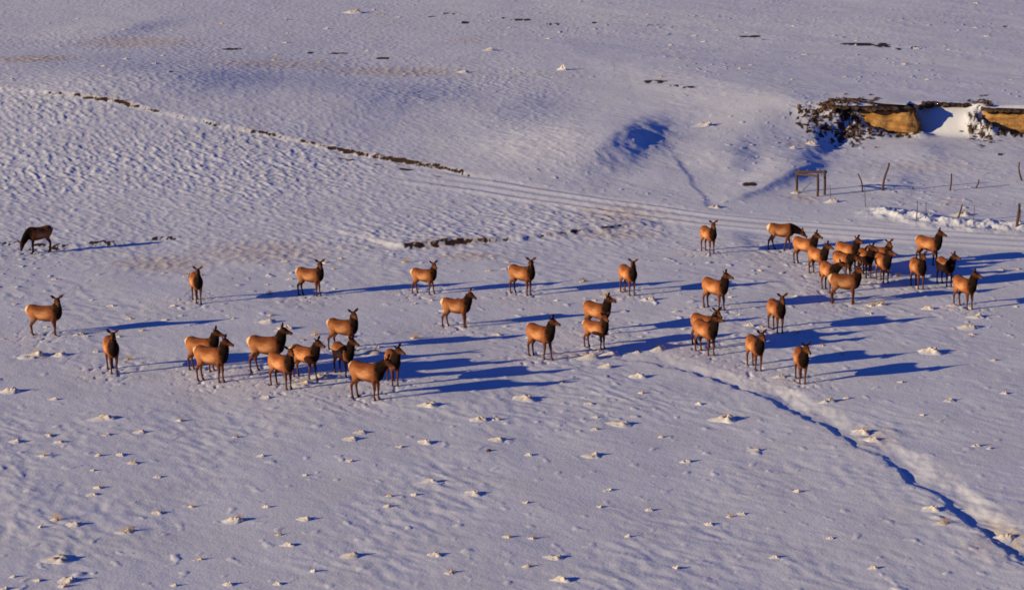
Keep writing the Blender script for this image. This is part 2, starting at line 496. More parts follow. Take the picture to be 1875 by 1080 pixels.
def coat_material():
    m, nt, b = new_mat('elk_coat')
    at_ = N(nt, 'ShaderNodeAttribute', attribute_name='coat')
    tc = N(nt, 'ShaderNodeTexCoord')
    info = N(nt, 'ShaderNodeObjectInfo')
    mp = N(nt, 'ShaderNodeMapping'); mp.inputs['Scale'].default_value = (1, 1, 2.2)
    nt.links.new(tc.outputs['Object'], mp.inputs[0])
    n1 = noise(nt, 5, 4, .6, mp.outputs[0])
    n2 = noise(nt, 45, 2, .6, mp.outputs[0])
    f = math_n(nt, 'ADD', math_n(nt, 'MULTIPLY', n1.outputs[0], 1.1), math_n(nt, 'MULTIPLY', n2.outputs[0], .6))
    f = math_n(nt, 'ADD', f, math_n(nt, 'MULTIPLY', info.outputs['Random'], .2))
    f = math_n(nt, 'ADD', f, .03)
    vm = N(nt, 'ShaderNodeVectorMath', operation='SCALE')
    nt.links.new(at_.outputs['Color'], vm.inputs[0]); nt.links.new(f, vm.inputs['Scale'])
    nt.links.new(vm.outputs[0], b.inputs['Base Color'])
    b.inputs['Roughness'].default_value = 0.8
    b.inputs['Specular IOR Level'].default_value = 0.04
    bump(nt, b, n2.outputs[0], 0.35, 0.02)
    return m


M_SNOW = snow_material()
M_MOUND = mound_material()
M_COAT = coat_material()
M_GRASS = plain_noise_mat('dry_grass', (0.30, 0.19, 0.10), (0.48, 0.34, 0.20), 8, .9, 0, .01)
M_WOOD = plain_noise_mat('weathered_wood', (0.030, 0.019, 0.013), (0.115, 0.068, 0.045), 9, .9, .6, .02, (6, 6, .8))
M_STEEL = plain_noise_mat('rusty_steel', (0.05, 0.04, 0.045), (0.11, 0.085, 0.08), 14, .7, .2, .005)
M_SOIL = plain_noise_mat('dark_soil', (0.022, 0.013, 0.008), (0.10, 0.055, 0.03), 4, .95, .9, .06)
M_ROCK = plain_noise_mat('dark_rock', (0.032, 0.019, 0.012), (0.13, 0.070, 0.042), 5, .9, .8, .05)
M_ANTLER = plain_noise_mat('antler', (0.12, 0.075, 0.045), (0.24, 0.16, 0.10), 12, .6, .2, .005)


def clay_material():
    m, nt, b = new_mat('clay')
    tc = N(nt, 'ShaderNodeTexCoord')
    mp = N(nt, 'ShaderNodeMapping'); mp.inputs['Scale'].default_value = (.35, .35, 2.0)
    nt.links.new(tc.outputs['Object'], mp.inputs[0])
    n1 = noise(nt, 1.7, 6, .68, mp.outputs[0])
    n2 = noise(nt, 1.1, 6, .65, tc.outputs['Object'])
    n3 = noise(nt, 5, 4, .6, tc.outputs['Object'])
    c = mix(nt, ramp(nt, n1.outputs[0], .34, .62), (0.20, 0.092, 0.030), (0.37, 0.210, 0.082))
    c = mix(nt, math_n(nt, 'MULTIPLY', ramp(nt, n2.outputs[0], .50, .66), .75), c, (0.16, 0.070, 0.02))
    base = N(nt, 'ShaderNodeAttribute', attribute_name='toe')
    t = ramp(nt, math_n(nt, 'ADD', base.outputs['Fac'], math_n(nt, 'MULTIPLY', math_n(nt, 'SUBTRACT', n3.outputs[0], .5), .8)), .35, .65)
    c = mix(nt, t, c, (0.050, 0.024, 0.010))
    nt.links.new(c, b.inputs['Base Color'])
    b.inputs['Roughness'].default_value = 0.95
    b.inputs['Specular IOR Level'].default_value = 0.05
    bump(nt, b, math_n(nt, 'ADD', n1.outputs[0], math_n(nt, 'ADD', n2.outputs[0], n3.outputs[0])), 0.9, 0.07)
    return m


M_CLAY = clay_material()

# ------------------------------------------------------------------ the ground
ys = np.concatenate([np.linspace(3800, 1160, 40)[:-1], np.linspace(1160, -60, 860), [-90, -120, -160, -200, -240, -270, -290, -305, -318, -327, -333]])
rowD = []
for y in ys:
    d = ray(937.5, y)
    t = CAM_H / -d[2]
    rowD.append(d[1] * t)
rowD = np.array(rowD)
us = np.concatenate([np.linspace(-0.75, -0.30, 24)[:-1], np.linspace(-0.30, 0.30, 1240), np.linspace(0.30, 0.75, 24)[1:]])
GX = rowD[:, None] * us[None, :]
GY = np.repeat(rowD[:, None], len(us), axis=1)
GZ, GS, GG, GT = terrain(GX, GY, True)
nr, nc = GX.shape
P = np.stack([GX, GY, GZ], axis=-1)
du = np.zeros_like(P); dv = np.zeros_like(P)
du[:, 1:-1] = P[:, 2:] - P[:, :-2]; du[:, 0] = P[:, 1] - P[:, 0]; du[:, -1] = P[:, -1] - P[:, -2]
dv[1:-1] = P[2:] - P[:-2]; dv[0] = P[1] - P[0]; dv[-1] = P[-1] - P[-2]
NRM = np.cross(du, dv)
NRM /= np.linalg.norm(NRM, axis=-1, keepdims=True)
NRM *= np.sign(NRM[..., 2:3])
idx = np.arange(nr * nc).reshape(nr, nc)
quads = np.stack([idx[:-1, :-1], idx[:-1, 1:], idx[1:, 1:], idx[1:, :-1]], axis=-1).reshape(-1, 4)
tm = GT.ravel()[quads].mean(axis=1) > 0.5


def ground_object(name, faces):
    used = np.unique(faces)
    remap = np.full(nr * nc, -1, dtype=np.int64); remap[used] = np.arange(len(used))
    f = remap[faces].astype(np.int32)
    me = bpy.data.meshes.new(name)
    me.vertices.add(len(used)); me.vertices.foreach_set('co', P.reshape(-1, 3)[used].astype(np.float32).ravel())
    me.loops.add(f.size); me.loops.foreach_set('vertex_index', f.ravel())
    me.polygons.add(len(f)); me.polygons.foreach_set('loop_start', np.arange(0, f.size, 4, dtype=np.int32))
    me.polygons.foreach_set('use_smooth', np.ones(len(f), dtype=bool))
    me.update(calc_edges=True)
    for nm, arr in (('soil', GS), ('grass', GG)):
        a = me.attributes.new(nm, 'FLOAT', 'POINT')
        a.data.foreach_set('value', arr.ravel()[used].astype(np.float32))
    me.normals_split_custom_set_from_vertices(NRM.reshape(-1, 3)[used].tolist())
    me.materials.append(M_SNOW)
    o = bpy.data.objects.new(name, me)
    o['kind'] = 'structure'
    return link(o)


ground_object('snow_field', quads[~tm])
ground_object('track', quads[tm])


# ------------------------------------------------------------------ elk
TAN = np.array((0.43, 0.168, 0.064)); FLANK = np.array((0.60, 0.285, 0.130)); BACK = np.array((0.20, 0.060, 0.021)); BELLY = np.array((0.17, 0.040, 0.014))
MANE = np.array((0.0125, 0.0062, 0.0042)); FACE = np.array((0.125, 0.042, 0.018)); LEG = np.array((0.100, 0.034, 0.017))
HOOF = np.array((0.012, 0.009, 0.008)); CREAM = np.array((0.60, 0.42, 0.26)); NOSE = np.array((0.010, 0.008, 0.007))


class Parts:
    def __init__(s):
        s.v = []; s.f = []; s.c = []

    def loft(s, rings, cols, seg=16):
        """rings: list of (centre, side, up, rside, rup)"""
        base = len(s.v)
        for (c, a, b, ra, rb), col in zip(rings, cols):
            for k in range(seg):
                t = 2 * PI * k / seg
                p = np.asarray(c) + np.asarray(a) * ra * math.cos(t) + np.asarray(b) * rb * math.sin(t)
                s.v.append(p)
                s.c.append(col(p) if callable(col) else col)
        n = len(rings)
        for i in range(n - 1):
            for k in range(seg):
                k2 = (k + 1) % seg
                s.f.append((base + i * seg + k, base + i * seg + k2, base + (i + 1) * seg + k2, base + (i + 1) * seg + k))
        s.f.append(tuple(base + k for k in range(seg))[::-1])
        s.f.append(tuple(base + (n - 1) * seg + k for k in range(seg)))


def smooth_rows(rows, n):
    """Catmull-Rom resampling of a table of control rows"""
    A = np.array(rows, float)
    out = []
    m = len(A)
    for t in np.linspace(0, m - 1, n):
        i = min(int(t), m - 2); u = t - i
        p0 = A[max(i - 1, 0)]; p1 = A[i]; p2 = A[i + 1]; p3 = A[min(i + 2, m - 1)]
        out.append(0.5 * (2 * p1 + (p2 - p0) * u + (2 * p0 - 5 * p1 + 4 * p2 - p3) * u * u + (3 * p1 - p0 - 3 * p2 + p3) * u ** 3))
    return np.array(out)


def nrm(v):
    v = np.asarray(v, float)
    return v / max(np.linalg.norm(v), 1e-9)


def trunk_col(p):
    x, y, z = p
    c = TAN
    k = 0.9 * math.exp(-((x + .06) / .30) ** 2 - ((z - 1.02) / .19) ** 2); c = c * (1 - k) + FLANK * k
    k = np.clip((z - 1.12 - .05 * math.sin(x * 9)) / 0.20, 0, 1); c = c * (1 - k) + BACK * k          # darker saddle
    k = np.clip((0.95 - z) / 0.14, 0, 1) * (1 - np.clip((-x - .3) / .2, 0, 1)); c = c * (1 - k) + BELLY * k
    k = 0.6 * np.clip((x - .16) / 0.14, 0, 1); c = c * (1 - k) + BACK * 1.15 * k                      # shoulder
    k = 0.35 * np.clip((-x - .30) / 0.12, 0, 1); c = c * (1 - k) + BACK * 1.3 * k                     # haunch
    k = np.clip((x - .40 - max(0, 1.05 - z) * .5) / 0.07, 0, 1); c = c * (1 - k) + MANE * k            # dark cape of the neck
    k = np.clip((-x - .64) / .04, 0, 1) * np.clip((.18 - abs(y)) / .04, 0, 1) * np.clip((z - 1.02) / .06, 0, 1)
    c = c * (1 - k) + CREAM * k
    k = np.clip(1 - abs(-x - .625) / .035, 0, 1) * np.clip((z - 1.1) / .06, 0, 1); c = c * (1 - .6 * k)
    return c


def elk_mesh(name, neck_pitch=52, yaw=0, head_pitch=-22, fs=(0, 0), hs=(0, 0), neck_len=0.49, ear=0.42, fat=1.0, antlers=False, graze=False, dark=0.0):
    B = Parts()
    X, Yv, Z = np.array((1., 0, 0)), np.array((0., 1, 0)), np.array((0., 0, 1))
    rows = [(-.775, 1.24, .08, .07), (-.73, 1.215, .19, .15), (-.64, 1.19, .275, .222), (-.48, 1.17, .325, .268), (-.26, 1.105, .345, .285), (0, 1.07, .365, .312),
            (.24, 1.075, .378, .298), (.42, 1.10, .395, .268), (.56, 1.115, .345, .22), (.66, 1.13, .26, .165), (.72, 1.15, .14, .10)]
    R_ = smooth_rows(rows, 44)
    B.loft([((r[0], 0, r[1]), Yv, Z, r[3] * fat, r[2]) for r in R_], [trunk_col] * 44, 22)
    # neck
    yn = R(yaw) * 0.62; yh = R(yaw)
    npz = R(neck_pitch + (26 if neck_pitch >= 40 else 12 if neck_pitch > 20 else 0))
    nd = np.array((math.cos(npz) * math.cos(yn), math.cos(npz) * math.sin(yn), math.sin(npz)))
    root = np.array((.47, 0, 1.25))
    poll = root + nd * neck_len
    P0 = np.array((.34, 0, 1.15)); P1 = np.array((.60, 0.04 * math.sin(yn), 1.22 + (.06 if neck_pitch > 0 else .02))); P2 = poll
    rings = []; cols = []
    prev = None
    for t in np.linspace(0, 1, 18):
        c = (1 - t) ** 2 * P0 + 2 * t * (1 - t) * P1 + t * t * P2
        tg = nrm(2 * (1 - t) * (P1 - P0) + 2 * t * (P2 - P1))
        side = nrm(np.cross(Z, tg)) if abs(tg[2]) < .995 else prev
        prev = side
        up = nrm(np.cross(tg, side))
        rv = np.interp(t, [0, .3, .55, .8, 1], [.33, .31, .255, .20, .160])
        rs = np.interp(t, [0, .3, .55, .8, 1], [.225, .205, .168, .135, .115])
        rings.append((c, side, up, rs, rv))
        k = np.interp(t, [0, .18, .30, .95, 1.], [0, .6, 1, 1, .85])
        cols.append((1 - k) * (0.8 * BACK) + k * MANE)
    B.loft(rings, cols, 18)
    # head
    hp = R(head_pitch)
    hd = np.array((math.cos(hp) * math.cos(yh), math.cos(hp) * math.sin(yh), math.sin(hp)))
    side = nrm(np.cross(Z, hd)); up = nrm(np.cross(hd, side))
    H0 = poll + up * 0.02
    hrows = [(-.085, .0, .045, .05), (-.04, .0, .082, .095), (.04, -.005, .094, .118), (.12, -.012, .090, .115), (.20, -.018, .072, .092), (.29, -.024, .054, .068), (.37, -.028, .049, .056), (.425, -.032, .043, .047), (.45, -.034, .022, .026)]
    HR = smooth_rows(hrows, 22)

    def hcol(p):
        s = float(np.dot(p - H0, hd)); u = float(np.dot(p - H0, up))
        k = np.clip((s - .37) / .05, 0, 1)
        c = FACE * (1 - .35 * np.clip(u / .08, 0, 1)) * (1 - np.clip((.06 - s) / .14, 0, .5))
        c = c * (1 - k) + NOSE * k
        if u < -.03 and s > .30: c = c * .6 + CREAM * .18
        return c
    B.loft([(H0 + hd * r[0] * 1.02 + up * r[1], side, up, r[2] * 1.22, r[3] * 1.26) for r in HR], [hcol] * 22, 14)
    for sg in (1, -1):
        e = H0 + hd * .125 + side * sg * .097 + up * .040
        B.loft([(e - side * sg * .02, hd, up, .024, .022), (e + side * sg * .012, hd, up, .02, .018)], [NOSE, NOSE], 8)
        # ears: leaf-shaped, cupped outwards
        eb = H0 - hd * .03 + side * sg * .07 + up * .085
        ed = nrm(side * sg * (1 - .55 * ear) * 1.25 + up * (.25 + ear) - hd * .18)
        ew = nrm(nrm(np.cross(ed, hd)) * .7 * sg + hd * .75); ew = nrm(ew - ed * float(np.dot(ew, ed))); et = nrm(np.cross(ew, ed))
        er = [(0, .03, .028), (.05, .058, .027), (.11, .080, .021), (.17, .074, .018), (.22, .044, .016), (.265, .015, .012)]
        B.loft([(eb + ed * a, ew, et, w, th) for a, w, th in er], [FACE * .8] * 5 + [MANE], 10)
    # tail
    B.loft([((-.745, 0, 1.36), Yv, X, .045, .04), ((-.79, 0, 1.29), Yv, X, .05, .04), ((-.80, 0, 1.20), Yv, X, .035, .03), ((-.79, 0, 1.13), Yv, X, .015, .015)], [CREAM] * 4, 10)
    # legs
    def leg(rowsl, cols_, n=22, flat=1.0):
        A = smooth_rows(rowsl, n)
        rg = []; cl = []
        for i, r in enumerate(A):
            a = A[max(i - 1, 0)]; b = A[min(i + 1, n - 1)]
            tg = nrm(b[:3] - a[:3])
            sd_ = nrm(np.cross(tg, X)); up_ = nrm(np.cross(sd_, tg))
            rg.append((r[:3], sd_, up_, r[4] * 1.12, r[3] * 1.12))
            t = i / (n - 1) * (len(cols_) - 1); j = min(int(t), len(cols_) - 2)
            cl.append(cols_[j] * (1 - t + j) + cols_[j + 1] * (t - j))
        B.loft(rg, cl, 12)
    for sg, dx in zip((1, -1), fs):
        y = .125 * sg
        lift = 0.0
        leg([(.40, y * .9, 1.18, .17, .10), (.37, y * 1.15, 1.0, .15, .11), (.36 + .12 * dx, y * 1.15, .82, .095, .08), (.38 + .35 * dx, y, .62, .066, .058), (.40 + .55 * dx, y * .95, .47, .056, .05), (.395 + .68 * dx, y * .9, .34, .037, .035),
             (.39 + .86 * dx, y * .9, .15, .034, .033), (.405 + .94 * dx, y * .9, .085, .043, .038), (.43 + dx, y * .9, .02, .05, .046), (.44 + dx, y * .9, -.04, .055, .05)],
            [BACK * .9, BACK, LEG * 1.5, LEG * 1.25, LEG, LEG, LEG, LEG * .8, HOOF])
    for sg, dx in zip((1, -1), hs):
        y = .13 * sg
        leg([(-.50, y * .8, 1.26, .20, .12), (-.46, y * 1.15, 1.08, .205, .125), (-.42 + .15 * dx, y * 1.25, .90, .155, .105), (-.47 + .32 * dx, y * 1.1, .74, .098, .075), (-.56 + .48 * dx, y, .60, .066, .052), (-.60 + .58 * dx, y * .95, .50, .055, .047), (-.59 + .7 * dx, y * .92, .36, .040, .037),
             (-.565 + .9 * dx, y * .9, .15, .036, .034), (-.55 + .96 * dx, y * .9, .085, .044, .038), (-.52 + dx, y * .9, .02, .05, .046), (-.51 + dx, y * .9, -.04, .055, .05)],
            [TAN, TAN, TAN * .85, LEG * 1.6, LEG * 1.2, LEG, LEG, LEG, LEG * .8, HOOF])
    # fuse into one skin
    me = bpy.data.meshes.new('tmp')
    me.from_pydata([tuple(v) for v in B.v], [], B.f)
    me.update()
    o = bpy.data.objects.new('tmp', me)
    C.objects.link(o)
    rm = o.modifiers.new('r', 'REMESH'); rm.mode = 'VOXEL'; rm.voxel_size = 0.018; rm.use_smooth_shade = True
    sm = o.modifiers.new('s', 'SMOOTH'); sm.factor = .5; sm.iterations = 4
    dg = bpy.context.evaluated_depsgraph_get()
    out = bpy.data.meshes.new_from_object(o.evaluated_get(dg))
    bpy.data.objects.remove(o); bpy.data.meshes.remove(me)
    out.name = name
    kd = kdtree.KDTree(len(B.v))
    for i, v in enumerate(B.v): kd.insert(v, i)
    kd.balance()
    nv = len(out.vertices)
    col = np.zeros((nv, 3))
    src = np.array(B.c)
    for i, v in enumerate(out.vertices):
        r = kd.find_n(v.co, 3)
        w = np.array([1 / (q[2] + .004) for q in r]); w /= w.sum()
        col[i] = sum(src[q[1]] * ww for q, ww in zip(r, w))
    ed = np.zeros(len(out.edges) * 2, dtype=np.int32); out.edges.foreach_get('vertices', ed); ed = ed.reshape(-1, 2)
    deg = np.bincount(ed.ravel(), minlength=nv)[:, None] + 1
    for it in range(2):
        acc = col.copy()
        np.add.at(acc, ed[:, 0], col[ed[:, 1]]); np.add.at(acc, ed[:, 1], col[ed[:, 0]])
        col = acc / deg
    col *= (1 - dark)
    a = out.attributes.new('coat', 'FLOAT_COLOR', 'POINT')
    a.data.foreach_set('color', np.concatenate([col, np.ones((nv, 1))], axis=1).astype(np.float32).ravel())
    out.materials.clear(); out.materials.append(M_COAT)
    ant = None
    if antlers:
        A = Parts()
        for sg in (1, -1):
            b0 = H0 + side * sg * .045 + up * .085 - hd * .02
            rg = []
            for t in np.linspace(0, 1, 9):
                c = b0 + up * .42 * t + side * sg * (.04 * t + .10 * math.sin(t * 2.2)) - hd * (.16 * math.sin(t * 1.9))
                rg.append((c, side, hd, .017 * (1 - .65 * t), .017 * (1 - .65 * t)))
            A.loft(rg, [FACE] * 9, 8)
        ant = mesh_from('antlers', A.v, A.f, M_ANTLER)
    return out, ant


# x, y of the middle of the hooves in the frame; heading (0 right, -90 towards viewer); head yaw; neck pitch; head pitch; scale; front and hind leg offsets; extra; label
ELK = [
    (73, 462, -150, 10, -52, -72, 1.00, (.05, -.1), (.05, -.12), dict(dark=.45, neck_len=.78), 'dark elk grazing with its head down at the far left edge'),
    (84, 615, -6, -62, 48, -22, 1.02, (-.06, .06), (-.06, .05), {}, 'elk at left edge in profile, head turned to viewer, standing beside long thin shadow'),
    (206, 680, -68, -16, 62, -22, 1.02, (.03, -.03), (0, .08), {}, 'elk seen head-on alone at left in front of a long shadow'),
    (361, 552, -70, -16, 62, -20, .96, (.02, -.02), (.02, -.02), {}, 'small head-on elk, the farther of two facing the viewer at left'),
    (569, 541, -14, -60, 50, -20, .98, (.08, -.05), (.08, -.08), {}, 'far elk in profile looking at viewer, above the cluster of ten at left'),
    (777, 538, -14, -48, 50, -16, .90, (.16, -.08), (.10, -.12), {}, 'slim elk walking right, second from right in the far middle row of profiles'),
    (956, 539, -28, -58, 52, -20, 1.02, (.02, -.05), (.08, -.06), {}, 'far elk looking at viewer just above and right of the walking one with upright ears'),
    (1150, 538, -50, -38, 55, -20, .98, (.05, -.05), (.03, -.04), {}, 'elk with dark chest standing alone in far middle, right end of that row'),
    (1297, 462, -66, -16, 60, -22, .96, (.03, -.03), (.03, -.05), {}, 'distant head-on elk standing alone just below the snowy track'),
    (1430, 457, -3, 0, -24, -40, 1.02, (.10, -.26), (.20, -.16), dict(neck_len=.66), 'striding elk with lowered head hidden behind another, leftmost of the right cluster'),
    (1473, 484, -33, 14, 44, -18, 1.0, (.06, -.04), (.03, -.05), {}, 'elk covering the lowered head of the striding elk below the track'),
    (1497, 503, -48, 28, 44, -14, .98, (.05, -.05), (.04, -.04), {}, 'elk with pale flank at left of right cluster, second of three stepping down rightwards'),
    (1551, 494, -38, 8, 52, -16, 1.0, (.05, -.05), (.03, -.05), {}, 'rear elk with tall upright ears, highest in the middle of the right cluster'),
    (1543, 510, -44, 14, 14, -34, .95, (.05, -.05), (.03, -.05), dict(dark=.1), 'elk hanging its head low, half shaded, in front of the upright-eared elk'),
    (1517, 533, -72, 62, 26, -2, 1.0, (.06, -.03), (.0, .06), {}, 'elk turning its reddish head sideways, behind the rump of the dark broadside elk'),
    (1546, 556, -9, -48, 52, -14, 1.05, (.03, -.03), (.03, -.03), dict(dark=.18), 'dark broadside elk with white rump edge, nearest of the right cluster'),
    (1584, 506, -58, 30, 50, -14, .97, (.05, -.05), (.12, -.10), {}, 'elk right behind the head of the dark broadside elk, with crossing hind legs'),
    (1607, 498, -25, -45, 46, -16, .95, (.05, -.05), (.03, -.05), {}, 'mostly hidden elk peering with both ears over the back of another at right'),
    (1616, 515, -60, 36, 44, -10, .98, (.05, -.05), (.05, -.03), {}, 'elk hiding the lower body of the peering elk, at right side of cluster'),
    (1680, 527, -62, 0, 66, -4, 1.02, (.04, -.04), (.03, -.03), {}, 'elk with stretched-up neck and ears wide apart, in front of another one at right'),
    (1699, 483, -32, 16, 54, -16, 1.03, (.04, -.04), (.03, -.05), {}, 'highest-standing elk at right edge, just below the track and fence berm'),
    (1730, 522, -55, 34, 46, -12, .96, (.05, -.05), (.08, -.05), {}, 'elk whose rear half lies in shade, pale rump patch, near the right edge'),
    (1765, 563, -50, 36, 52, -14, 1.04, (.05, -.04), (.08, -.06), {}, 'rightmost elk of the herd, head turned to the right'),
    (1309, 566, -36, 20, 54, -12, 1.04, (.08, -.06), (.02, -.04), dict(antlers=True), 'young bull elk with two thin spike antlers'),
    (1421, 606, -56, -8, 56, -24, .99, (.04, -.04), (.04, -.03), {}, 'elk with ears spread looking downhill, left of a broad dark shadow right of centre'),
    (1382, 675, -58, 6, 48, -24, .98, (.04, -.04), (.05, -.05), {}, 'elk with horizontal ears standing just above the ditch'),
    (1466, 698, -87, 26, 48, -26, .97, (.03, -.03), (.03, -.03), {}, 'nearest head-on elk at lower right, head bent to its left above the ditch'),
    (1292, 647, -46, 30, 50, -8, 1.02, (.06, -.06), (.05, -.05), {}, 'front elk of the overlapping pair right of centre, head to the right'),
    (1290, 633, -32, -20, 40, -20, 1.0, (.05, -.05), (.03, -.05), {}, 'rear elk of the overlapping pair right of centre, mostly hidden'),
    (1091, 637, -28, -34, 56, -16, .88, (.04, -.04), (.07, -.06), {}, 'lower elk of the centre pair, hooves beside the snowy tussocks of the ditch head'),
    (1093, 610, -32, 18, 50, -14, 1.02, (.05, -.05), (.03, -.05), {}, 'upper elk of the centre pair, legs hidden behind the lower one'),
    (990, 655, -33, 18, 50, -16, 1.04, (.14, -.12), (.02, -.02), {}, 'elk alone just left of the centre pair, forelegs spread'),
    (836, 599, -12, 2, 44, -30, .97, (.04, .02), (.10, -.14), dict(ear=.95, fat=.92), 'slender walking elk in full profile with upright ears, middle of the snowfield'),
    (629, 640, -15, -46, 58, -14, .98, (.05, -.05), (.16, -.14), {}, 'rearmost elk of the left cluster, hind legs apart, looking at viewer'),
    (630, 687, -42, 30, 48, -20, .96, (.05, -.05), (.05, -.05), dict(dark=.1), 'shaded elk in the left cluster, between the rearmost elk and the nearest one'),
    (673, 730, -22, 8, 30, -28, 1.08, (.03, -.03), (.05, -.06), {}, 'nearest elk with bright white rump, dark neck and lowered dark head'),
    (720, 702, -58, 42, 44, -16, .96, (.04, -.04), (.05, -.05), {}, 'elk standing behind the dark head of the nearest one'),
    (560, 692, -28, 10, 44, -22, .98, (.12, -.14), (.05, -.03), {}, 'elk with a shaded shoulder stepping past a tussock, left cluster'),
    (517, 709, -34, -22, 44, -8, 1.0, (.03, .0), (.06, -.06), {}, 'elk in front of two others at left, forelegs together, its head hiding a rump'),
    (490, 680, -6, 4, 46, -18, 1.10, (.03, -.03), (.14, -.12), {}, 'long-bodied alert elk with shaded thigh, behind the one with forelegs together'),
    (389, 698, -18, 6, 52, -20, 1.06, (.04, -.05), (.05, -.05), {}, 'front elk of the leftmost overlapping pair, facing right'),
    (372, 678, -16, 8, 48, -16, 1.02, (.04, -.04), (.04, -.04), {}, 'rear elk of the leftmost overlapping pair, facing right'),
]
for (px, py, hdg, yaw, npit, hpit, sc, fs, hs, kw, label) in ELK:
    me, ant = elk_mesh('elk', neck_pitch=npit, yaw=yaw, head_pitch=hpit, fs=fs, hs=hs, **kw)
    o = bpy.data.objects.new('elk', me)
    g = ground(px, py)
    o.location = (g.x, g.y, g.z - 0.0)
    o.rotation_euler = (0, 0, R(hdg * (1.28 if hdg < -30 else 1.14) if -65 < hdg < -20 else hdg))
    o.scale = (sc * (1.12 if px == 84 else 1), sc, sc)
    link(o)
    tag(o, label, 'elk', 'elk of the herd')
    if ant:
        link(bpy.data.objects.new('antlers', ant), o)


# ------------------------------------------------------------------ cut bank at the upper right
def bank_block(name, plan, back, z0, z1, mat, seed, lean=0.25, rough=0.16):
    """earth block: a plan curve (list of ground points) raised as an uneven, slightly undercut face, closed behind"""
    plan = smooth_rows([tuple(p) for p in plan], 60)
    n = len(plan)
    tang = np.gradient(plan, axis=0); tang /= np.linalg.norm(tang, axis=1, keepdims=True)
    nor = np.stack([tang[:, 1], -tang[:, 0]], axis=1)                  # towards the viewer
    levels = 22
    verts = []; faces = []
    run = np.concatenate([[0], np.cumsum(np.linalg.norm(np.diff(plan, axis=0), axis=1))])
    for L in range(levels):
        v = L / (levels - 1)
        zz = np.interp(v, [0, 1], [z0, z1])
        bulge = 0.22 * math.sin(v * PI) + 0.28 * (1 - v) ** 2 - lean * v
        ledge = 0.02 * math.sin(v * 23)
        off = bulge + ledge + rough * (2.4 * gnoise(run / 1.5 + seed, np.full(n, v * 1.2), seed) + .9 * gnoise(run / 0.45, np.full(n, v * 4), seed + 1) + .5 * gnoise(run / 0.2, np.full(n, v * 9), seed + 2))
        q = plan + nor * off[:, None]
        top = zz + (0.34 * gnoise(run / 0.9, run * 0 + 3, seed + 2) - .05 if L == levels - 1 else 0.0) * np.ones(n)
        for k in range(n): verts.append((q[k, 0], q[k, 1], top[k]))
        verts.append((back[1][0], back[1][1], float(np.mean(top)))); verts.append((back[0][0], back[0][1], float(np.mean(top))))
    m = n + 2
    for L in range(levels - 1):
        for k in range(m):
            k2 = (k + 1) % m
            faces.append((L * m + k, L * m + k2, (L + 1) * m + k2, (L + 1) * m + k))
    faces.append(tuple(range(m))[::-1]); faces.append(tuple((levels - 1) * m + k for k in range(m)))
    me = mesh_from(name, verts, faces, mat)
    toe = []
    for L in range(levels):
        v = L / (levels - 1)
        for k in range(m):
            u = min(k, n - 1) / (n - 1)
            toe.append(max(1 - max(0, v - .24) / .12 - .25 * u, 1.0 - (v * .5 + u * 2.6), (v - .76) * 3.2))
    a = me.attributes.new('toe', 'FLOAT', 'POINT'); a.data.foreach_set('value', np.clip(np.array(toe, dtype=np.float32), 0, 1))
    return link(bpy.data.objects.new(name, me))


def gz(p): return float(terrain(np.array([p[0]]), np.array([p[1]]))[0])


def gp(px, py):
    v = ground(px, py); return (v.x, v.y)


B1 = [(24.7, 156.5), (25.9, 154.6), (27.6, 153.4), (29.0, 152.9), (30.3, 152.5), (30.85, 152.75), (31.0, 153.9), (31.1, 156.2)]
zb = gz((28.5, 150.5))
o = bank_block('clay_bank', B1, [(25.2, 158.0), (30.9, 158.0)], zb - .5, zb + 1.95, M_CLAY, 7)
tag(o, 'ochre clay bank with a blunt right end, beside a blue-shaded snow hollow', 'clay bank', 'eroded bank at upper right')
B2 = [(35.4, 155.6), (35.9, 154.2), (37.0, 153.3), (38.8, 152.7), (41, 152.3), (44.5, 152), (49, 151.8)]
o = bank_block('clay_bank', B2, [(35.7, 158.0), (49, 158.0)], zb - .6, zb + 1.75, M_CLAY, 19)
tag(o, 'ochre clay bank cut off by the right edge, dark rubble at its left foot', 'clay bank', 'eroded bank at upper right')


def sod(name, pts, label, seed):
    """ragged strip of dark turf and root soil hanging over the rim"""
    Pp = smooth_rows(pts, 110)
    n = len(Pp)
    run = np.concatenate([[0], np.cumsum(np.linalg.norm(np.diff(Pp[:, :2], axis=0), axis=1))])
    th = 0.11 + 0.42 * gnoise(run / 0.9, run * 0 + 1, seed) + 0.22 * gnoise(run / .3, run * 0, seed + 1)
    ov = 0.10 + 0.35 * gnoise(run / 0.8, run * 0 + 5, seed + 2) + .15 * gnoise(run / .25, run * 0, seed + 4)
    dn = 0.16 * gnoise(run / 0.5, run * 0 + 9, seed + 3) + .08 * gnoise(run / .2, run * 0 + 4, seed + 5) - .05
    verts = []; faces = []
    for k in range(n):
        x, y, z = Pp[k]
        t = max(0.03, th[k]) * min(1, k / 4, (n - 1 - k) / 4) + 0.01
        z += dn[k]
        for dy, dz in ((-ov[k] - .05, 0.0), (-ov[k] - .12, -t * .5), (-ov[k] + .02, -t), (.5, -t - .05), (1.2, -.25), (1.2, .0), (.35, .05)):
            verts.append((x, y + dy, z + dz))
    for k in range(n - 1):
        for q in range(7):
            q2 = (q + 1) % 7
            faces.append((k * 7 + q, k * 7 + q2, (k + 1) * 7 + q2, (k + 1) * 7 + q))
    faces.append(tuple(range(7))[::-1]); faces.append(tuple((n - 1) * 7 + q for q in range(7)))
    o = link(bpy.data.objects.new(name, mesh_from(name, verts, faces, M_SOIL)))
    return tag(o, label, 'turf edge', 'turf rim over the bank')


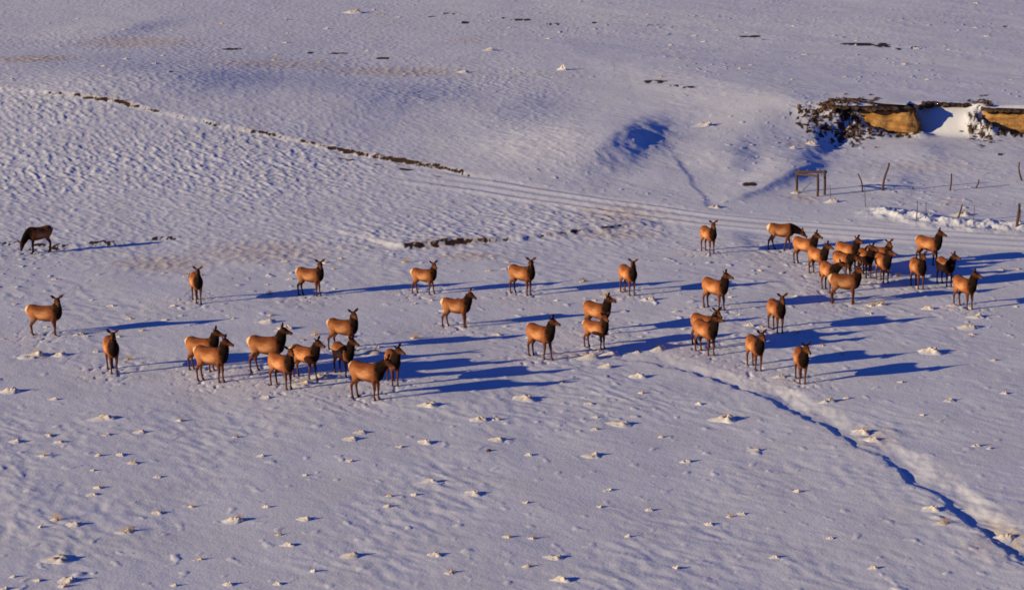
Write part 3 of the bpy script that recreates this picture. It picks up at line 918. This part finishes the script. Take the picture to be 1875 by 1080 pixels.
def rim(pxs, dz=0.0):
    out = []
    for px, D in pxs:
        X = (px - 937.5) / FPX * (D * cp + (CAM_H - 2) * sp_)
        out.append((X, D, zb + 1.98 + dz))
    return out


sod('turf_rim', rim([(1518, 153.6), (1545, 153.2), (1575, 153.0), (1610, 152.6), (1650, 152.5), (1685, 153.4), (1700, 155.2), (1716, 155.6)]), 'dark ragged turf edge over the blunt clay bank', 201)
sod('turf_rim', rim([(1690, 155.6), (1712, 155.4), (1740, 155.2), (1770, 155.0), (1796, 154.6)], -.05), 'brown turf edge above the shaded hollow and snow fan between the banks', 217)
sod('turf_rim', rim([(1790, 154.6), (1806, 153.6), (1830, 152.9), (1860, 152.6), (1900, 152.6), (1960, 153)], -.18), 'brown turf edge above the clay bank cut off at right', 233)


# ------------------------------------------------------------------ rocks
def rock_geo(rng, r, squash=.7, sub=2):
    bm = bmesh.new()
    bmesh.ops.create_icosphere(bm, subdivisions=sub, radius=1)
    sd = rng.uniform(0, 100)
    sx, sy, sz = rng.uniform(.8, 1.4), rng.uniform(.7, 1.2), squash * rng.uniform(.7, 1.2)
    for v in bm.verts:
        k = 1 + .45 * float(gnoise(np.array([v.co.x * 1.3 + sd]), np.array([v.co.y * 1.3 + v.co.z * 1.7]), 5)[0])
        v.co = Vector((v.co.x * sx, v.co.y * sy, v.co.z * sz)) * k * r
    vs = [v.co.copy() for v in bm.verts]; fs = [[v.index for v in f.verts] for f in bm.faces]
    bm.free()
    return vs, fs


rng = random.Random(4)
V = []; F = []
for i in range(620):
    if i < 500:
        px = rng.gauss(1540, 36); py = 218 + (px - 1535) * .10 + rng.gauss(0, 12)
        if not 1462 < px < 1606 or not 188 < py < 246: continue
    else:
        px = rng.gauss(1800, 14); py = 226 + (px - 1800) * .5 + rng.gauss(0, 6)
    g = ground(px, py)
    vs, fs = rock_geo(rng, rng.uniform(.05, .17) * (1.5 if i < 40 else 1), .6, 1)
    b = len(V)
    rz = rng.uniform(0, 6.28); cr, sr = math.cos(rz), math.sin(rz)
    V += [(g.x + v.x * cr - v.y * sr, g.y + v.x * sr + v.y * cr, g.z + v.z + .02) for v in vs]
    F += [[q + b for q in f] for f in fs]
tag(link(bpy.data.objects.new('rubble', mesh_from('rubble', V, F, M_ROCK, False))), 'dark stony rubble spilling from the foot of the clay banks', 'rubble', None, 'stuff')


# ------------------------------------------------------------------ timber brace and fence posts
def pole_mesh(a, b, r0, r1, seed, seg=9, n=9, bend=0.04, square=False):
    """a slightly crooked round pole from a to b"""
    a = np.array(a, float); b = np.array(b, float)
    t = nrm(b - a); s1 = nrm(np.cross(t, (0, 1, 0.13))); s2 = nrm(np.cross(t, s1))
    rg = random.Random(seed); ph = rg.uniform(0, 6); verts = []; faces = []
    for i in range(n):
        u = i / (n - 1)
        c = a + (b - a) * u + s1 * bend * math.sin(u * 5 + ph) * u + s2 * bend * .6 * math.sin(u * 7 + ph * 2) * u
        r = r0 + (r1 - r0) * u
        for k in range(seg):
            an = 2 * PI * k / seg
            rr = r * (1 + .12 * math.sin(an * 3 + ph + u * 4) + .06 * rg.uniform(-1, 1))
            verts.append(c + s1 * rr * math.cos(an) + s2 * rr * math.sin(an))
    for i in range(n - 1):
        for k in range(seg):
            k2 = (k + 1) % seg
            faces.append((i * seg + k, i * seg + k2, (i + 1) * seg + k2, (i + 1) * seg + k))
    faces.append(tuple(range(seg))[::-1]); faces.append(tuple((n - 1) * seg + k for k in range(seg)))
    return verts, faces


def lift_to(base, px, py):
    """the point straight in line with a frame position, at the depth of the base"""
    d = ray(px, py)
    t = base.y / d[1]
    return Vector((d[0] * t, base.y, CAM_H + d[2] * t))


def add_pole(name, a, b, r0, r1, mat, parent, seed, bend=.04):
    v, f = pole_mesh(a, b, r0, r1, seed, bend=bend)
    return link(bpy.data.objects.new(name, mesh_from(name, v, f, mat)), parent)


A_, B_, C_ = ground(1459, 352), ground(1510, 357), ground(1497, 360)
root = empty('timber_brace', A_)
tag(root, 'three-post timber brace with top rails, standing where the old fence starts', 'fence brace')
tops = []
for i, (g, tx, ty, r) in enumerate(((A_, 1459, 313, .085), (B_, 1510.5, 312, .085), (C_, 1498, 319, .085))):
    tp = lift_to(g, tx, ty); tops.append(tp)
    add_pole('post', g - A_ - Vector((0, 0, .3)), tp - A_, r, r * .9, M_WOOD, root, 10 + i, .02)
u = Vector((.12, 0, 0))
add_pole('rail', tops[0] - A_ - u + Vector((0, 0, -.09)), tops[1] - A_ + u + Vector((0, 0, -.09)), .085, .075, M_WOOD, root, 21, .02)
add_pole('rail', tops[0] - A_ + Vector((0, 0, -.2)), tops[2] - A_ + Vector((0, 0, -.14)), .07, .065, M_WOOD, root, 22, .02)
g = ground(1467, 349)
add_pole('stay', g - A_ - Vector((0, 0, .1)), lift_to(g, 1486, 334) - A_, .025, .02, M_STEEL, root, 23, .03)

POSTS = [  # base, top, radius, material, bend, name, label
    (1521, 362, 1520, 337, .022, M_STEEL, .02, 'steel_post', 'thin dark steel post just right of the timber brace'),
    (1581, 352, 1573.5, 318, .055, M_WOOD, .10, 'fence_post', 'crooked grey wooden post leaning left, beside a thin steel post'),
    (1584.5, 379, 1584, 340, .024, M_STEEL, .02, 'steel_post', 'tall thin steel post standing in front of the crooked left-leaning wooden post'),
    (1615, 349, 1625.5, 298, .085, M_WOOD, .10, 'fence_post', 'tall bent wooden post tapering to a point, with long blue shadow'),
    (1739, 349, 1743, 318, .06, M_WOOD, .03, 'fence_post', 'short straight wooden post alone on the far fence line'),
    (1783.5, 345, 1793, 329, .055, M_WOOD, .05, 'fence_post', 'short wooden post tilted far to the right'),
    (1873, 331, 1864.5, 298, .065, M_WOOD, .10, 'fence_post', 'crooked wooden post at the right edge above the others'),
    (1678, 395, 1680, 368, .034, M_STEEL, .02, 'steel_post', 'left one of two thin steel posts side by side above the snow berm'),
    (1694, 400, 1696.5, 370, .026, M_STEEL, .02, 'steel_post', 'right one of two thin steel posts side by side above the snow berm'),
    (1783, 410, 1783.5, 376, .022, M_STEEL, .02, 'steel_post', 'thin steel post just right of the brushy snow heap'),
    (1751, 402, 1762.5, 375, .055, M_WOOD, .02, 'fence_post', 'slanting wooden post lying against the brushy snow heap'),
    (1862, 411, 1866.5, 373, .10, M_WOOD, .03, 'fence_post', 'thick upright wooden post in the berm at the right edge'),
    (1868, 406, 1869, 385, .03, M_STEEL, .02, 'steel_post', 'short thin steel post directly behind the thick berm post'),
    (1672.5, 347, 1671.5, 342, .05, M_WOOD, .0, 'post_stub', 'short broken post stub poking from snow, right of the tall bent post'),
]
for i, (bx, by, tx, ty, r, mat, bend, nm, label) in enumerate(POSTS):
    g = ground(bx, by)
    tp = lift_to(g, tx, ty) - g
    v, f = pole_mesh((0, 0, -.3), tp, r, r * .72, 40 + i, bend=bend)
    o = link(bpy.data.objects.new(nm, mesh_from(nm, v, f, mat)))
    o.location = g
    tag(o, label, 'fence post', 'posts of the derelict fence')


# ------------------------------------------------------------------ snow-capped tussocks
def mound_mesh(name, seed, peaks, jag=.35):
    """uneven snow heap, unit radius, about 0.4 high, tail drawn out to the left"""
    rg = random.Random(seed)
    nt_, nrr = 34, 12
    pk = [(rg.uniform(-.7, .6), rg.uniform(-.5, .5), rg.uniform(.45, 1.0), rg.uniform(.2, .42)) for _ in range(peaks)]
    pk[0] = (rg.uniform(.1, .35), 0, 1.0, .45)
    X_, Y_ = [], []
    for i in range(nrr):
        for k in range(nt_):
            r = (i / (nrr - 1)) ** .85; t = 2 * PI * k / nt_
            rj = r * (1 + .25 * math.sin(2 * t + seed) * r + .2 * math.sin(3 * t + 2 * seed) * r)
            X_.append(rj * math.cos(t) * (1.75 if math.cos(t) < 0 else 1.1)); Y_.append(rj * math.sin(t) * 1.05)
    X_ = np.array(X_); Y_ = np.array(Y_)
    z = np.zeros_like(X_)
    for (x0, y0, h, w) in pk:
        dx = X_ - x0; dx = np.where(dx < 0, dx * .62, dx * 1.7)
        z = np.maximum(z, h * np.exp(-(np.hypot(dx, (Y_ - y0) * 1.2) / (w * .82)) ** 1.25))
    z = z * (1 + jag * (gnoise(X_ * 3.5 + seed, Y_ * 4, seed) + .6 * gnoise(X_ * 7.5, Y_ * 9 + seed, seed + 1)))
    rr = np.repeat((np.arange(nrr) / (nrr - 1)), nt_)
    z = (z * .40 + .07 * (1 - rr)) * (1 - rr ** 2.2) - .06 * rr ** 3 + .004
    verts = list(zip(X_, Y_, z)); faces = []
    for i in range(nrr - 1):
        for k in range(nt_):
            k2 = (k + 1) % nt_
            faces.append((i * nt_ + k, (i + 1) * nt_ + k, (i + 1) * nt_ + k2, i * nt_ + k2))
    return mesh_from(name, verts, faces, M_MOUND)


def grass_mesh(name, seed, n=60, h=.75):
    rg = random.Random(seed); verts = []; faces = []
    for i in range(n):
        x, y = rg.gauss(.15, .20), rg.gauss(0, .18)
        hh = h * rg.uniform(.45, 1.0); lx, ly = rg.gauss(.02, .22), rg.gauss(0, .18); w = rg.uniform(.006, .013)
        b = len(verts)
        verts += [(x - w, y, 0), (x + w, y, 0), (x + lx * .4 - w * .8, y + ly * .4, hh * .6), (x + lx * .4 + w * .8, y + ly * .4, hh * .6), (x + lx, y + ly, hh)]
        faces += [(b, b + 1, b + 3, b + 2), (b + 2, b + 3, b + 4)]
    return mesh_from(name, verts, faces, M_GRASS)


MOUNDS = [mound_mesh('snow_cap', 300 + i, 3 + i % 4, .55 + .08 * (i % 5)) for i in range(14)]
TUFTS = [grass_mesh('grass_blades', 340 + i) for i in range(4)]
rng = random.Random(11)


def tussock(px, py, w, label, grass=False, hk=1.0, group='snow-capped tussocks scattered over the snowfield'):
    g = ground(px, py)
    sc = (py - HORIZON) / CAM_H                     # pixels per metre there
    r = w / sc / 2.45 * 1.25
    o = empty('snow_tussock', g, R(rng.uniform(-14, 14)))
    o.location.z -= .015
    tag(o, label, 'tussock', group)
    m = link(bpy.data.objects.new('snow_cap', MOUNDS[rng.randrange(14)]), o)
    hz = hk * rng.uniform(.85, 1.3)
    m.scale = (r, r * rng.uniform(.85, 1.25), max(r * .82, .24) * hz)
    if grass or rng.random() < .4:
        t = link(bpy.data.objects.new('grass_blades', TUFTS[rng.randrange(4)]), o)
        k = max(.45, r * .8) if grass else max(.25, r * .5)
        t.scale = (k, k, k * .95)
    return o


BIG = [  # x, y, width in the frame, grass, label
    (25, 717, 46, 0, 'low drift-tailed tussock at the left edge, below the head-on elk'),
    (195, 766, 52, 0, 'wide double-topped tussock in the left foreground'),
    (258, 792, 34, 0, 'pointed tussock below and right of the wide double-topped one'),
    (110, 1024, 62, 0, 'largest jagged tussock near the lower left corner'),
    (130, 1063, 44, 0, 'flat tussock below the jagged one at lower left corner'),
    (100, 952, 26, 1, 'tussock with grass haze, left of two together at lower left'),
    (138, 961, 40, 0, 'ragged tussock right of the grassy one at lower left'),
    (232, 973, 40, 1, 'grassy tussock right of the lower left pair'),
    (434, 953, 44, 1, 'grass-topped tussock in lower middle left with dark lee side'),
    (530, 998, 34, 0, 'long low tussock below and right of the grass-topped one'),
    (560, 951, 34, 0, 'faint flat tussock at lower centre left'),
    (645, 1018, 52, 0, 'broad bright tussock at bottom, left of centre'),
    (798, 1016, 38, 0, 'tan-faced tussock at bottom centre'),
    (1018, 1021, 44, 0, 'low wide tussock at bottom, right of centre'),
    (1030, 1062, 44, 0, 'tussock cut by the bottom edge right of centre'),
    (788, 742, 46, 0, 'pointed tussock just below the nearest elk shadow'),
    (962, 730, 54, 0, 'wide lumpy tussock right of the nearest elk shadow'),
    (878, 768, 40, 0, 'left lump of a joined pair of tussocks in mid foreground'),
    (911, 768, 24, 0, 'right lump of a joined pair of tussocks in mid foreground'),
    (1138, 777, 58, 0, 'wide flat tussock in the foreground right of centre'),
    (912, 806, 44, 0, 'bright tussock above the small dark stone'),
    (1088, 834, 44, 0, 'pointed tussock with sharp shadow below the wide flat one'),
    (868, 903, 40, 0, 'peaked tussock alone in the foreground centre'),
    (790, 881, 32, 0, 'small steep tussock up left of the peaked one'),
    (1330, 768, 50, 1, 'reddish grass-fringed tussock left of the ditch'),
    (1385, 824, 28, 0, 'small tussock between the grass-fringed one and the ditch'),
    (1260, 845, 30, 0, 'small tussock in open snow at right of centre foreground'),
    (662, 792, 34, 0, 'upper of two tussocks below the left cluster'),
    (645, 804, 36, 0, 'lower of two tussocks below the left cluster'),
    (780, 810, 38, 0, 'low double tussock below the pointed one by the shadow'),
    (556, 703, 50, 1, 'bright pointed tussock by the forelegs-together elk'),
    (592, 690, 44, 0, 'snow lump at the hooves of the stepping elk'),
    (683, 648, 56, 1, 'golden lit tussock up behind the nearest elk'),
    (1082, 656, 58, 1, 'tall snowy tussock at the head of the ditch'),
    (1118, 650, 50, 0, 'drifted tussock just right of the tall one at ditch head'),
    (1112, 672, 36, 0, 'low tussock in front of the ditch head'),
    (1205, 640, 40, 1, 'grassy white tussock in the blue shadow right of ditch head'),
    (1170, 690, 40, 0, 'shaded-side tussock below the ditch head'),
    (1612, 558, 34, 1, 'white pointed tussock right of the dark broadside elk'),
    (1594, 560, 26, 1, 'tan grassy tussock joined to the white pointed one'),
    (1705, 645, 50, 0, 'jagged tussock far right below the cluster'),
    (1778, 599, 46, 0, 'wide tussock below the rightmost elk'),
    (1700, 566, 30, 0, 'small white tussock left of the rightmost elk'),
    (1790, 580, 40, 0, 'flat tussock below the rightmost elk hooves'),
    (1372, 596, 26, 0, 'white conical tussock between the bull and the downhill-looking elk'),
    (492, 590, 40, 0, 'rounded tussock above the left cluster'),
    (525, 601, 34, 0, 'smaller tussock below the rounded one above left cluster'),
    (66, 652, 60, 1, 'long grassy tussock below the left-edge elk'),
    (110, 650, 40, 0, 'tussock right of the long grassy one below left-edge elk'),
    (150, 612, 30, 0, 'tussock right of the left-edge elk hooves'),
    (1192, 549, 36, 0, 'tussock below the lone far elk in the middle'),
    (1297, 230, 40, 0, 'lone snowy hump on the rise right of the blue hollow'),
    (1484, 264, 30, 1, 'reddish grassy hump below the clay bank'),
    (1452, 272, 22, 0, 'small pale hump left of the reddish one below the clay bank'),
    (1764, 394, 46, 1, 'brushy snow heap among fence posts'),
    (1310, 380, 34, 0, 'snow lump at the mouth of the small gully'),
    (1528, 370, 34, 0, 'snow lump by the thin post right of the timber brace'),
    (1458, 354, 22, 1, 'brown clump at the foot of the left brace post'),
    (1030, 128, 20, 1, 'dry bush far off with a long shadow'),
    (650, 24, 34, 1, 'grassy hump near the top edge left of centre'),
    (897, 93, 30, 0, 'snow hump in the upper middle, left of the dry bush'),
    (850, 133, 24, 0, 'small hump below the snow hump in upper middle'),
    (1580, 792, 40, 1, 'grassy white tussock on the far bank of the ditch'),
    (1600, 806, 34, 0, 'snow spur bridging the ditch'),
    (1708, 932, 40, 0, 'tussock on the near side of the ditch, lower right'),
    (1725, 958, 34, 1, 'brown-streaked tussock below the ditch, lower right'),
    (1845, 985, 50, 1, 'reddish grassy tussock at lower right edge beside the ditch'),
    (1740, 733, 26, 0, 'small tussock at right between herd and ditch'),
    (1552, 729, 18, 0, 'tiny tussock right of the nearest head-on elk'),
    (1790, 816, 24, 0, 'small tussock at right beyond the ditch'),
    (1520, 735, 40, 0, 'low tussock on the ditch rim below the head-on elk'),
    (1432, 690, 34, 0, 'tussock between the last two elk above the ditch'),
]
for (px, py, w, gr, label) in BIG:
    tussock(px, py, w, label, bool(gr), 2.2 if (px, py) == (1030, 128) else 1.0)

SMALL = [(100, 731, 28), (90, 797, 24), (30, 809, 32), (110, 809, 20), (197, 796, 24), (80, 834, 18), (180, 834, 20), (222, 833, 24), (245, 848, 26), (172, 861, 16), (292, 873, 24), (180, 893, 20), (172, 905, 26),
         (350, 928, 16), (290, 939, 30), (75, 965, 12), (490, 928, 20), (510, 979, 16), (365, 1024, 28), (25, 1056, 16), (70, 1063, 24), (118, 1073, 24), (10, 1078, 26), (320, 1072, 20), (420, 1070, 22), (510, 1069, 22), (490, 728, 22), (575, 1046, 16),
         (1080, 739, 26), (1092, 764, 18), (1090, 786, 18), (735, 818, 26), (969, 833, 18), (643, 844, 26), (712, 908, 18), (760, 906, 20), (710, 927, 18), (1115, 897, 26), (965, 920, 18), (1100, 928, 18), (930, 983, 22), (975, 985, 14), (965, 1037, 24),
         (825, 1048, 22), (1190, 934, 18), (1360, 941, 22), (1335, 946, 16), (1812, 821, 12), (1300, 960, 20), (1420, 1020, 22), (1240, 1040, 20), (1520, 985, 18), (1600, 1040, 22), (1150, 982, 18), (1460, 900, 18), (560, 870, 14), (480, 835, 20), (430, 800, 16), (330, 770, 16),
         (1175, 720, 16), (1030, 700, 16), (1280, 740, 16), (1210, 800, 14), (1650, 700, 18), (1840, 720, 18), (1690, 760, 14), (1820, 660, 18), (1620, 650, 16), (1540, 650, 14)]
for (px, py, w) in SMALL:
    tussock(px, py, w, 'small bump of snow over grass in the open foreground snow', False, .9, 'small snow bumps in the foreground')
for i in range(95):
    py = rng.uniform(470, 660); px = rng.uniform(10, 1865)
    tussock(px, py, rng.uniform(10, 22), 'small snow bump on the ground where the herd stands', rng.random() < .12, .8, 'small snow bumps around the herd')
for i in range(60):
    py = rng.uniform(6, 150); px = rng.uniform(10, 1865)
    tussock(px, py, rng.uniform(7, 15), 'tiny snow bump on the far upper slope', rng.random() < .15, 1.0, 'tiny snow bumps on the far slope')

vs, fs = rock_geo(rng, .13)
o = link(bpy.data.objects.new('stone', mesh_from('stone', vs, fs, M_ROCK))); o.location = ground(895, 825)
tag(o, 'small dark stone lying bare in the foreground snow', 'stone')
